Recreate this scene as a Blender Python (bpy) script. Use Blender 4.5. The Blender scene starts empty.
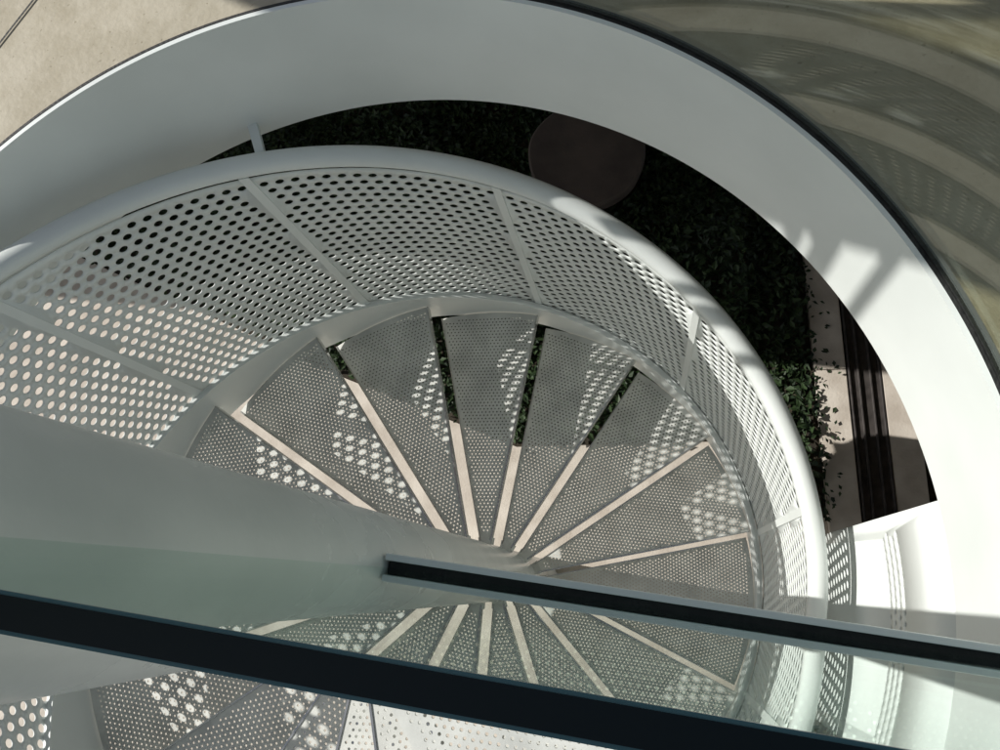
import bpy, math, random
import numpy as np
from math import sin, cos, pi, radians, asin, degrees
from mathutils import Vector, Matrix
from mathutils.geometry import delaunay_2d_cdt

random.seed(7); rng = np.random.default_rng(7)
CAMZ = 5.0                      # camera height over the ground
def W(d): return CAMZ - d       # depth below the camera -> world z
scene = bpy.context.scene

# ------------------------------------------------------------------ materials
def new_mat(name):
    m = bpy.data.materials.new(name); m.use_nodes = True
    nt = m.node_tree
    return m, nt, nt.nodes['Principled BSDF']
def N(nt, t, **kw):
    n = nt.nodes.new(t)
    for k, v in kw.items(): setattr(n, k, v)
    return n
def noise_col(nt, bsdf, c1, c2, scale, detail=6, lo=.35, hi=.65, coord='Object', rough=None, bump=0, bscale=None):
    tc = N(nt, 'ShaderNodeTexCoord')
    nz = N(nt, 'ShaderNodeTexNoise'); nz.inputs['Scale'].default_value = scale; nz.inputs['Detail'].default_value = detail
    nt.links.new(tc.outputs[coord], nz.inputs['Vector'])
    cr = N(nt, 'ShaderNodeValToRGB')
    cr.color_ramp.elements[0].position = lo; cr.color_ramp.elements[1].position = hi
    cr.color_ramp.elements[0].color = (*c1, 1); cr.color_ramp.elements[1].color = (*c2, 1)
    nt.links.new(nz.outputs['Fac'], cr.inputs['Fac'])
    nt.links.new(cr.outputs['Color'], bsdf.inputs['Base Color'])
    if rough:
        mr = N(nt, 'ShaderNodeMapRange'); mr.inputs['To Min'].default_value = rough[0]; mr.inputs['To Max'].default_value = rough[1]
        nt.links.new(nz.outputs['Fac'], mr.inputs['Value']); nt.links.new(mr.outputs['Result'], bsdf.inputs['Roughness'])
    if bump:
        nb = N(nt, 'ShaderNodeTexNoise'); nb.inputs['Scale'].default_value = bscale or scale*4; nb.inputs['Detail'].default_value = 5
        nt.links.new(tc.outputs[coord], nb.inputs['Vector'])
        bp = N(nt, 'ShaderNodeBump'); bp.inputs['Strength'].default_value = bump; bp.inputs['Distance'].default_value = .01
        nt.links.new(nb.outputs['Fac'], bp.inputs['Height']); nt.links.new(bp.outputs['Normal'], bsdf.inputs['Normal'])
    return cr

white, nt, b = new_mat('white_painted_steel')
noise_col(nt, b, (.66,.70,.68), (.74,.78,.76), 2.2, rough=(.28,.45), bump=.04, bscale=30)
colm, nt, b = new_mat('column_gloss_paint')
noise_col(nt, b, (.55,.58,.555), (.65,.68,.65), 3, rough=(.18,.34), bump=.05, bscale=45)
treadm, nt, b = new_mat('tread_painted_steel')
noise_col(nt, b, (.50,.51,.48), (.66,.67,.63), 9, rough=(.35,.55), bump=.05, bscale=60)
lipm, nt, b = new_mat('tread_edge_steel')
noise_col(nt, b, (.5,.5,.48), (.6,.6,.58), 12, rough=(.15,.3)); b.inputs['Metallic'].default_value=.9
black, nt, b = new_mat('black_gasket')
noise_col(nt, b, (.006,.007,.007), (.018,.019,.018), 40, rough=(.5,.75), bump=.3, bscale=120)
glassedge, nt, b = new_mat('glass_edge')
b.inputs['Base Color'].default_value = (.004,.010,.011,1); b.inputs['Roughness'].default_value = .3; b.inputs['Specular IOR Level'].default_value=.25
glassarris, nt, b = new_mat('glass_arris')
b.inputs['Base Color'].default_value = (.05,.13,.14,1); b.inputs['Roughness'].default_value = .2

def glass_mat(name, tint):
    m = bpy.data.materials.new(name); m.use_nodes = True; nt = m.node_tree
    for n in list(nt.nodes): nt.nodes.remove(n)
    out = N(nt, 'ShaderNodeOutputMaterial')
    lw = N(nt, 'ShaderNodeLayerWeight'); lw.inputs['Blend'].default_value = .5
    pw = N(nt, 'ShaderNodeMath', operation='POWER'); pw.inputs[1].default_value = 5
    ma = N(nt, 'ShaderNodeMath', operation='MULTIPLY_ADD'); ma.inputs[1].default_value = .96; ma.inputs[2].default_value = .04
    tr = N(nt, 'ShaderNodeBsdfTransparent'); tr.inputs['Color'].default_value = (*tint, 1)
    gl = N(nt, 'ShaderNodeBsdfGlossy'); gl.inputs['Roughness'].default_value = 0.0; gl.inputs['Color'].default_value = (.88,.95,.92,1)
    mx = N(nt, 'ShaderNodeMixShader')
    nt.links.new(lw.outputs['Facing'], pw.inputs[0]); nt.links.new(pw.outputs[0], ma.inputs[0])
    nt.links.new(ma.outputs[0], mx.inputs[0]); nt.links.new(tr.outputs[0], mx.inputs[1]); nt.links.new(gl.outputs[0], mx.inputs[2])
    nt.links.new(mx.outputs[0], out.inputs['Surface'])
    return m
glass = glass_mat('clear_glass', (.86,.93,.89))
glass2 = glass_mat('tinted_glass', (.87,.88,.82))

conc, nt, b = new_mat('concrete_floor')
cr = noise_col(nt, b, (.33,.30,.225), (.46,.42,.33), 1.6, detail=10, lo=.3, hi=.7, rough=(.5,.75), bump=.15, bscale=60)
tc = N(nt,'ShaderNodeTexCoord'); n2 = N(nt,'ShaderNodeTexNoise'); n2.inputs['Scale'].default_value = 9; n2.inputs['Detail'].default_value = 12; n2.inputs['Roughness'].default_value=.68
nt.links.new(tc.outputs['Object'], n2.inputs['Vector'])
r2 = N(nt,'ShaderNodeValToRGB'); r2.color_ramp.elements[0].position=.3; r2.color_ramp.elements[1].position=.62
r2.color_ramp.elements[0].color=(.68,.65,.57,1); r2.color_ramp.elements[1].color=(1,1,1,1)
mm = N(nt,'ShaderNodeMixRGB', blend_type='MULTIPLY'); mm.inputs[0].default_value=.8
nt.links.new(n2.outputs['Fac'], r2.inputs['Fac']); nt.links.new(cr.outputs['Color'], mm.inputs[1]); nt.links.new(r2.outputs['Color'], mm.inputs[2])
n3 = N(nt,'ShaderNodeTexNoise'); n3.inputs['Scale'].default_value=75; n3.inputs['Detail'].default_value=2
nt.links.new(tc.outputs['Object'], n3.inputs['Vector'])
r3 = N(nt,'ShaderNodeValToRGB'); r3.color_ramp.elements[0].position=.27; r3.color_ramp.elements[1].position=.33
r3.color_ramp.elements[0].color=(.5,.47,.4,1); r3.color_ramp.elements[1].color=(1,1,1,1)
m3 = N(nt,'ShaderNodeMixRGB', blend_type='MULTIPLY'); m3.inputs[0].default_value=.7
nt.links.new(n3.outputs['Fac'], r3.inputs['Fac']); nt.links.new(mm.outputs['Color'], m3.inputs[1]); nt.links.new(r3.outputs['Color'], m3.inputs[2])
nt.links.new(m3.outputs['Color'], b.inputs['Base Color'])

pave, nt, b = new_mat('pale_paving')
noise_col(nt, b, (.44,.39,.33), (.60,.55,.48), 6, detail=9, rough=(.7,.9), bump=.2, bscale=70)
soil, nt, b = new_mat('soil')
noise_col(nt, b, (.02,.016,.01), (.05,.04,.025), 12, rough=(.85,1), bump=.6, bscale=60)
stone, nt, b = new_mat('brown_stone')
noise_col(nt, b, (.045,.033,.026), (.08,.06,.048), 4, rough=(.7,.9), bump=.3, bscale=50)
drainm, nt, b = new_mat('dark_drain_steel')
noise_col(nt, b, (.03,.026,.024), (.06,.052,.048), 20, rough=(.4,.6))
wood, nt, b = new_mat('shadow_caster_timber')  # only on the added shadow slats and battens, out of view
noise_col(nt, b, (.15,.09,.05), (.25,.16,.1), 5, rough=(.6,.8))
def leaf_mat(name, c1, c2):
    m, nt, b = new_mat(name)
    g = N(nt,'ShaderNodeNewGeometry'); cr = N(nt,'ShaderNodeValToRGB')
    cr.color_ramp.elements[0].color=(*c1,1); cr.color_ramp.elements[1].color=(*c2,1)
    nt.links.new(g.outputs['Random Per Island'], cr.inputs['Fac']); nt.links.new(cr.outputs['Color'], b.inputs['Base Color'])
    b.inputs['Roughness'].default_value=.55; b.inputs['Specular IOR Level'].default_value=.3
    return m
leaf = leaf_mat('leaf_green', (.008,.018,.007), (.035,.062,.022))

# ------------------------------------------------------------------ mesh helpers
def empty(name):
    e = bpy.data.objects.new(name, None); scene.collection.objects.link(e); return e
def obj(name, me, parent=None, mat=None, smooth=False):
    o = bpy.data.objects.new(name, me); scene.collection.objects.link(o)
    if mat and not me.materials: me.materials.append(mat)
    if parent: o.parent = parent
    if smooth:
        for p in me.polygons: p.use_smooth = True
    return o
def mk(name, v, f, mat, parent=None, smooth=False):
    me = bpy.data.meshes.new(name); me.from_pydata([tuple(x) for x in v], [], [tuple(x) for x in f]); me.update()
    return obj(name, me, parent, mat, smooth)
def solid(o, t, off=0):
    m = o.modifiers.new('s', 'SOLIDIFY'); m.thickness = t; m.offset = off
def box(name, x0,x1,y0,y1,z0,z1, mat, parent=None, bev=0, rotz=0, origin=None):
    v=[(x,y,z) for z in (z0,z1) for y in (y0,y1) for x in (x0,x1)]
    if origin is not None:
        c,s=cos(rotz),sin(rotz); v=[(origin[0]+c*x-s*y, origin[1]+s*x+c*y, z) for x,y,z in v]
    f=[(0,2,3,1),(4,5,7,6),(0,1,5,4),(2,6,7,3),(0,4,6,2),(1,3,7,5)]
    o=mk(name,v,f,mat,parent)
    if bev:
        m=o.modifiers.new('b','BEVEL'); m.width=bev; m.segments=2
    return o
def sweep(name, t0, t1, n, section, mat, parent=None, smooth=False):
    v=[];f=[];k=None
    for i in range(n+1):
        th=t0+(t1-t0)*i/n; s=section(th); k=len(s)
        for r,z in s: v.append((r*cos(radians(th)), r*sin(radians(th)), z))
    for i in range(n):
        for j in range(k):
            a=i*k+j; b_=i*k+(j+1)%k; f.append((a,b_,b_+k,a+k))
    f.append(tuple(range(k))[::-1]); f.append(tuple(n*k+j for j in range(k)))
    o=mk(name,v,f,mat,parent)
    if smooth:
        for p in o.data.polygons: p.use_smooth=True
        o.data.set_sharp_from_angle(angle=radians(35))
    return o
def perforate(outline, holes, nseg, R, extra_holes=()):
    vs=[Vector(p) for p in outline]; faces=[list(range(len(outline)))]
    for (x,y) in holes:
        b0=len(vs)
        for i in range(nseg):
            a=2*pi*(i+.5)/nseg; vs.append(Vector((x+R*cos(a), y+R*sin(a))))
        faces.append(list(range(b0,b0+nseg)))
    for h in extra_holes:
        b0=len(vs); vs+= [Vector(p) for p in h]; faces.append(list(range(b0,b0+len(h))))
    res=delaunay_2d_cdt(vs, [], faces, 0, 1e-6)
    ov,of,orf=res[0],res[2],res[5]
    keep=[tuple(f) for f,o in zip(of,orf) if list(o)==[0]]
    return [(p.x,p.y) for p in ov], keep
def inside(poly, x, y, m):
    n=len(poly)
    for i in range(n):
        x0,y0=poly[i]; x1,y1=poly[(i+1)%n]; L=math.hypot(x1-x0,y1-y0)
        if L<1e-9: continue
        if ((x1-x0)*(y-y0)-(y1-y0)*(x-x0))/L < m: return False
    return True

# ------------------------------------------------------------------ stair parameters (depths)
SL=.008
def rail_d(th): return 2.22-SL*(th-77.6)
RG=1.15
stair = empty('spiral_staircase')

def circ(r,n=96): return [(r*cos(2*pi*i/n), r*sin(2*pi*i/n)) for i in range(n)]
v=[];f=[];n=96
for z in (0,CAMZ+1.6):
    v+=[(x,y,z) for x,y in circ(.142)]
for i in range(n): f.append((i,(i+1)%n,n+(i+1)%n,n+i))
f.append(tuple(range(n,2*n)))
mk('central_column',v,f,colm,stair,True)
bpy.data.objects['central_column'].data.set_sharp_from_angle(angle=radians(40))

# tread mesh (shared)
g=.0125; r0=.155; r1=1.128
def edge_ang(r): return asin(g/r)
ang=radians(22.5)
outl=[]
for i in range(9):
    r=r0+(r1-r0)*i/8; a=edge_ang(r); outl.append((r*cos(a), r*sin(a)))
a0=edge_ang(r1); a1=ang-a0
for i in range(1,12):
    a=a0+(a1-a0)*i/12; outl.append((r1*cos(a), r1*sin(a)))
for i in range(8,-1,-1):
    r=r0+(r1-r0)*i/8; a=ang-edge_ang(r); outl.append((r*cos(a), r*sin(a)))
P=.0158; H=.0036
hl=[]
mid=ang/2; ux,uy=cos(mid),sin(mid)
for j in range(-45,46):
    for i in range(0,100):
        s=.1+i*P*.866; t=(j+(.5 if i%2 else 0))*P
        x=s*ux-t*uy; y=s*uy+t*ux; r=math.hypot(x,y); a=math.atan2(y,x)
        if r>r1-.02 or r<r0+.03: continue
        if r*sin(a)-g < .011 or r*sin(ang-a)-g < .011: continue
        hl.append((x,y))
pv,pf=perforate(outl,hl,7,H)
tread_me=bpy.data.meshes.new('tread'); tread_me.from_pydata([(x,y,0) for x,y in pv],[],pf); tread_me.materials.append(treadm)
lv=[];lf=[]
def lip(a_fn, sgn):
    b0=len(lv); 
    ra,rb=r0,r1
    for r in (ra,rb):
        a=a_fn(r); x,y=r*cos(a),r*sin(a); am=a_fn(rb); nx,ny=-sin(am)*sgn,cos(am)*sgn
        for (o,z) in ((0,.003),(.005,.003),(.005,-.04),(0,-.04)):
            lv.append((x+nx*o,y+ny*o,z))
    for k in range(4): lf.append((b0+k,b0+(k+1)%4,b0+4+(k+1)%4,b0+4+k))
    lf.append((b0,b0+1,b0+2,b0+3)); lf.append((b0+7,b0+6,b0+5,b0+4))
lip(edge_ang,-1); lip(lambda r: ang-edge_ang(r), 1)
lip_me=bpy.data.meshes.new('tread_lip'); lip_me.from_pydata(lv,[],lf); lip_me.materials.append(lipm)
for i in range(-8,10):
    th=78+22.5*i; z=W(3.41-.18*i)
    o=obj('tread',tread_me,stair); o.location=(0,0,z); o.rotation_euler=(0,0,radians(th)); solid(o,.004,-1)
    o=obj('tread_edges',lip_me,stair); o.location=(0,0,z); o.rotation_euler=(0,0,radians(th))
for i in range(-8,10):
    th=78+22.5*i; z=W(3.41-.18*i)
    sweep('tread_hub',th+1,th+21.5,6,lambda t,z=z:[(.13,z-.05),(.17,z-.05),(.17,z+.002),(.13,z+.002)],treadm,stair)

# guard panel mesh
span=33.75; Ls=RG*radians(span); slope=SL*degrees(1)/RG
top_off=-.03; bot_off=-1.10
def pl(s,o): return (s, slope*s+o)
ns=10
outl=[pl(Ls*i/ns,bot_off) for i in range(ns+1)]+[pl(Ls*(ns-i)/ns,top_off) for i in range(ns+1)]
poly4=[pl(0,bot_off),pl(Ls,bot_off),pl(Ls,top_off),pl(0,top_off)]
P=.0445; H=.0128; ca,sa=1/math.hypot(1,slope), slope/math.hypot(1,slope)
hl=[]
for i in range(-60,61):
    for j in range(-10,70):
        u=(i+(.5 if j%2 else 0))*P; w=-1.070*ca+j*P*.866
        x=u*ca-w*sa; y=u*sa+w*ca
        if inside(poly4,x,y,H+.008): hl.append((x,y))
pv,pf=perforate(outl,hl,14,H)
gv=[]
for s,h in pv:
    a=s/RG; gv.append((RG*cos(a),RG*sin(a),h))
guard_me=bpy.data.meshes.new('guard_panel'); guard_me.from_pydata(gv,[],pf); guard_me.materials.append(white)
for p in guard_me.polygons: p.use_smooth=True
K0,K1=-5,6
for k in range(K0,K1):
    th=77.6+span*k
    o=obj('guard_panel',guard_me,stair); o.location=(0,0,W(rail_d(th))); o.rotation_euler=(0,0,radians(th)); solid(o,.003,0)
for k in range(K0,K1+1):
    th=77.6+span*k; dw=degrees(.013/RG)
    sweep('guard_seam_bar',th-dw,th+dw,3,lambda t:[(RG-.006,W(rail_d(t)+1.09)),(RG-.0025,W(rail_d(t)+1.09)),(RG-.0025,W(rail_d(t)+.02)),(RG-.006,W(rail_d(t)+.02))],white,stair)
TH0=77.6+span*K0; TH1=77.6+span*K1
sweep('stringer',TH0,TH1,180,lambda t:[(RG-.018,W(rail_d(t)+1.34)),(RG-.006,W(rail_d(t)+1.34)),(RG-.006,W(rail_d(t)+1.075)),(RG-.018,W(rail_d(t)+1.075))],white,stair,True)
sweep('stringer_flange',TH0,TH1,180,lambda t:[(RG-.030,W(rail_d(t)+1.08)),(RG-.0185,W(rail_d(t)+1.08)),(RG-.0185,W(rail_d(t)+1.07)),(RG-.030,W(rail_d(t)+1.07))],white,stair,True)
RR=1.172; rr=.031
sweep('handrail',TH0-2,TH1+2,260,lambda t:[(RR+rr*cos(2*pi*k/20),W(rail_d(t))+rr*sin(2*pi*k/20)) for k in range(20)],white,stair,True)
sweep('rail_bracket',107.6,108.8,2,lambda t:[(RR,W(rail_d(108)+.012)),(1.30,W(rail_d(108)+.012)),(1.30,W(rail_d(108)-.006)),(RR,W(rail_d(108)-.006))],white,stair)

# landing
FD=1.6; GA=-7.6
la0,la1=radians(303-360),radians(GA)
outl=[(.15*cos(la0),.15*sin(la0))]+[(1.285*cos(la0+(la1-la0)*i/20),1.285*sin(la0+(la1-la0)*i/20)) for i in range(21)]+[(.15*cos(la1),.15*sin(la1))]
hl=[]; P=.0158; H=.0036
ux,uy=cos(la1),sin(la1)
for j in range(1,90):
    for i in range(0,100):
        s=.1+(i+(.5 if j%2 else 0))*P; t=-(j*P*.866+.035)
        x=s*ux-t*uy; y=s*uy+t*ux; r=math.hypot(x,y); a=math.atan2(y,x)
        if r>1.26 or r<.19 or a<la0+.02/r: continue
        hl.append((x,y))
pv,pf=perforate(outl,hl,8,H)
o=mk('landing_plate',[(x,y,W(FD)) for x,y in pv],pf,treadm,stair); solid(o,.005,-1)

# ------------------------------------------------------------------ straight glass balustrade
bal=empty('glass_balustrade')
ga=math.atan(-.148)
ox=(0.137, 0.001)
def lb(name,x0,x1,y0,y1,d0,d1,mat,bev=0):
    return box(name,x0,x1,y0,y1,W(d1),W(d0),mat,bal,bev,ga,ox)
L=1.155
lb('edge_beam',.004,L,.020,.033,1.585,1.72,white,.002)
lb('base_channel',.006,L-.002,-.030,.0195,1.612,1.70,black)
lb('base_channel_back',.006,L-.002,-.046,-.0305,1.585,1.70,white,.002)
GT=.27
lb('glass_pane',.008,L,-.0072,.0065,GT+.0025,1.611,glass)
lb('glass_top_edge',.008,L,-.0060,.0053,GT,GT+.002,glassedge)
lb('glass_arris_front',.008,L,.00535,.0068,GT+.0004,GT+.002,glassarris)
lb('glass_arris_back',.008,L,-.0075,-.00605,GT+.0004,GT+.002,glassarris)

# ------------------------------------------------------------------ upper floor slab
RO=1.30
slab_out=[(-1.42,-9),(9,-9),(9,9),(-9,9),(-9,2.9),(-1.42,1.8)]
ringpts=[((RO+.012)*cos(2*pi*i/180),(RO+.012)*sin(2*pi*i/180)) for i in range(180)]
pv,pf=perforate(slab_out,[],3,1,[ringpts])
o=mk('concrete_floor',[(x,y,W(FD)) for x,y in pv],pf,conc); solid(o,.15,-1)
if o.data.polygons[0].normal.z<0: o.data.flip_normals()
ring=empty('ring_beam')
sweep('ring_fascia',0,360,240,lambda t:[(RO,W(2.03)),(RO+.011,W(2.03)),(RO+.011,W(FD-.006)),(RO,W(FD-.006))],white,ring,True)
sweep('shadow_gap',0,360,240,lambda t:[(RO+.0115,W(FD+.01)),(RO+.0185,W(FD+.01)),(RO+.0185,W(FD-.007)),(RO+.0115,W(FD-.007))],black,ring,True)
cg=empty('curved_glass_balustrade')
sweep('glass_shoe',GA+1,92,120,lambda t:[(RO+.019,W(FD+.0)),(RO+.030,W(FD+.0)),(RO+.030,W(FD-.012)),(RO+.019,W(FD-.012))],black,cg,True)
sweep('curved_glass',GA+1,92,120,lambda t:[(RO+.020,W(FD-.013)),(RO+.029,W(FD-.013)),(RO+.029,W(.5)),(RO+.020,W(.5))],glass2,cg,True)
p0=Vector((-.906,1.287)); p1=Vector((-.826,1.408)); dd=(p1-p0).normalized(); nn=Vector((-dd.y,dd.x))*.003
a=p0-dd*.0; a=p0-dd*.25; c=p0+dd*4
mk('floor_joint',[(a.x-nn.x,a.y-nn.y,W(FD)+.004),(a.x+nn.x,a.y+nn.y,W(FD)+.004),(c.x+nn.x,c.y+nn.y,W(FD)+.004),(c.x-nn.x,c.y-nn.y,W(FD)+.004)],[(0,1,2,3)],black)

# curved screen wall
RS=1.3035
w0,w1=-62,7
Ls2=RS*radians(w1-w0); hb,ht=W(4.4),W(2.031)
outl=[(Ls2*i/60,hb) for i in range(61)]+[(Ls2*(60-i)/60,ht) for i in range(61)]
hl=[]
for rI in range(4):
    for i in range(0,80):
        s=Ls2-.05-i*.029-(.0145 if rI%2 else 0)
        if s<.05: continue
        hl.append((s, W(2.40)-rI*.045))
pv,pf=perforate(outl,hl,10,.0085)
v=[(RS*cos(radians(w0)+s/RS),RS*sin(radians(w0)+s/RS),h) for s,h in pv]
o=mk('curved_screen_wall',v,pf,white,None,True); solid(o,.006)

# ------------------------------------------------------------------ ground
mk('ground',[(-60,-60,-.012),(60,-60,-.012),(60,60,-.012),(-60,60,-.012)],[(0,1,2,3)],soil)
mk('paving',[(-30,-30,0),(1.66,-30,0),(1.66,.35,0),(1.25,.35,0),(1.05,.80,0),(-.1,.80,0),(-1.2,1.27,0),(-5,3.1,0),(-30,15,0)],[tuple(range(9))],pave)
pk=empty('paved_strip')
yy=-6
while yy<6:
    box('slab',1.66,1.835,yy+.002,yy+1.198,-.01,.03,pave,pk,.003)
    box('slab',2.03,2.20,yy+.302,yy+1.498,-.01,.03,pave,pk,.003)
    yy+=1.2
dr=empty('slot_drain')
box('channel',1.84,2.025,-6,6,-.01,.012,drainm,dr)
for x in (1.845,1.895,1.96,2.012): box('rail',x,x+.010,-6,6,.013,.036,drainm,dr,.002)
v=[];f=[];n=64
prof=[(.345,0.0),(.365,.05),(.365,.12),(.352,.135)]
for (r,z) in prof:
    for i in range(n):
        a=2*pi*i/n; q_=r*(1+.012*sin(3*a)+.008*sin(7*a+1)); v.append((.38+q_*cos(a),2.60+q_*sin(a),z+.12))
for k in range(len(prof)-1):
    for i in range(n): f.append((k*n+i,k*n+(i+1)%n,(k+1)*n+(i+1)%n,(k+1)*n+i))
f.append(tuple(range((len(prof)-1)*n,len(prof)*n)))
mk('round_stone',v,f,stone)

def leaves(name, pts, sizes, mat, tilt=.7):
    n=len(pts); 
    yaw=rng.uniform(0,2*pi,n); t1=rng.normal(0,tilt,n); t2=rng.normal(0,tilt,n)
    base=np.array([(-.5,0,0),(-.1,.28,.05),(.5,0,0),(-.1,-.28,.05)])
    V=np.zeros((n,4,3))
    for i in range(4):
        x,y,z=base[i]; X=x*sizes; Y=y*sizes; Z=z*sizes*2
        X2=X*np.cos(t1)+Z*np.sin(t1); Z2=-X*np.sin(t1)+Z*np.cos(t1)
        Y2=Y*np.cos(t2)-Z2*np.sin(t2); Z3=Y*np.sin(t2)+Z2*np.cos(t2)
        V[:,i,0]=X2*np.cos(yaw)-Y2*np.sin(yaw)+pts[:,0]; V[:,i,1]=X2*np.sin(yaw)+Y2*np.cos(yaw)+pts[:,1]; V[:,i,2]=Z3+pts[:,2]
    V=V.reshape(-1,3); b0=np.arange(n)*4
    F=np.concatenate([np.stack([b0,b0+1,b0+2],1),np.stack([b0,b0+2,b0+3],1)])
    me=bpy.data.meshes.new(name); me.from_pydata(V.tolist(),[],F.tolist()); me.materials.append(mat)
    o=bpy.data.objects.new(name,me); scene.collection.objects.link(o); return o
n=66000
x=rng.uniform(-3.6,1.66,n); y=rng.uniform(.3,4.2,n)
hgt=.10+.07*np.sin(x*5.1+1.3*np.sin(y*4))+.06*np.sin(y*6.3+x*2)
z=hgt*rng.uniform(.2,1.25,n)**.6+.01
bound=np.where(x>1.22,.36,np.where(x>-.1,.80,np.where(x>-1.2,.80+(-.1-x)*.427,1.27+(-1.2-x)*.4816)))
keep=(np.hypot(x-.38,y-2.60)>.35)&(y>bound+rng.normal(.03,.02,n))&(x<1.62+rng.normal(0,.025,n))
z=np.where(x>1.3,z*.5,z)
pts=np.stack([x,y,np.clip(z,.01,1)],1)[keep]
leaves('groundcover_plants',pts,rng.uniform(.03,.075,len(pts)),leaf)
n=9000
x=rng.uniform(2.22,3.4,n); y=rng.uniform(-3,4,n); z=rng.uniform(.01,.1,n)
leaves('groundcover_plants',np.stack([x,y,z],1),rng.uniform(.03,.07,n),leaf)
n=150
x=1.64+np.abs(rng.normal(0,.08,n)); y=rng.uniform(.3,2.2,n); x=1.64+(x-1.64)*(0.3+.7*np.sin(y*9)**2)
leaves('trailing_vine',np.stack([x,y,rng.uniform(.035,.07,n)],1),rng.uniform(.025,.045,n),leaf,.4)

# ------------------------------------------------------------------ unseen overhead slats, added to cast shadow stripes
caster=empty('shadow_caster')
sa_=radians(-28)
org=(-2.2,1.13)
for i,(off,w) in enumerate([(0.05,.44),(.62,.05),(.80,.20),(1.10,.08),(1.28,.34),(1.7,.10)]):  # slat widths and gaps set by the shade wanted on floor and fascia
    box('shadow_slat',-2.6,1.6,off,off+w,CAMZ+1.0,CAMZ+1.05,wood,caster,0,sa_,org)
for xx in (-2.5,1.55):
    box('caster_beam',xx,xx+.08,-.1,2.2,CAMZ+1.052,CAMZ+1.19,wood,caster,0,sa_,org)
for (px_,py_,w_) in [(-1.75,1.395,.045),(-1.75,1.27,.03),(-1.75,1.20,.05),(-1.75,1.10,.03)]:  # unseen battens added to throw upright shadow streaks on the fascia
    box('shadow_batten',px_,px_+.03,py_,py_+w_,CAMZ-.5,CAMZ+.998,wood,caster)

# ------------------------------------------------------------------ light
el=radians(38); az=radians(170)
ts=Vector((cos(el)*cos(az),cos(el)*sin(az),sin(el)))
sd=bpy.data.lights.new('sun','SUN'); sd.energy=5.0; sd.angle=radians(.4); sd.color=(1,.965,.91)
so=bpy.data.objects.new('sun',sd); scene.collection.objects.link(so)
so.rotation_euler=ts.to_track_quat('Z','Y').to_euler(); so.location=ts*20
w=bpy.data.worlds.new('World'); scene.world=w; w.use_nodes=True
nt=w.node_tree; bg=nt.nodes['Background']
sk=N(nt,'ShaderNodeTexSky'); sk.sky_type='NISHITA'; sk.sun_disc=False; sk.sun_elevation=el; sk.sun_rotation=radians(90)-az
hs=N(nt,'ShaderNodeHueSaturation'); hs.inputs['Saturation'].default_value=.52
nt.links.new(sk.outputs[0],hs.inputs['Color']); nt.links.new(hs.outputs[0],bg.inputs[0]); bg.inputs[1].default_value=.092
scene.view_settings.view_transform='Standard'; scene.view_settings.look='None'; scene.view_settings.exposure=0

# ------------------------------------------------------------------ camera
cd=bpy.data.cameras.new('camera'); cd.sensor_width=36; cd.lens=36*838/1000; cd.clip_start=.02; cd.clip_end=300
co=bpy.data.objects.new('camera',cd); scene.collection.objects.link(co)
R=Matrix(((.9862,.0407,.1603,.634),(0,.9691,-.2463,-.032),(-.1654,.2429,.9558,CAMZ),(0,0,0,1)))
co.matrix_world=R
scene.camera=co
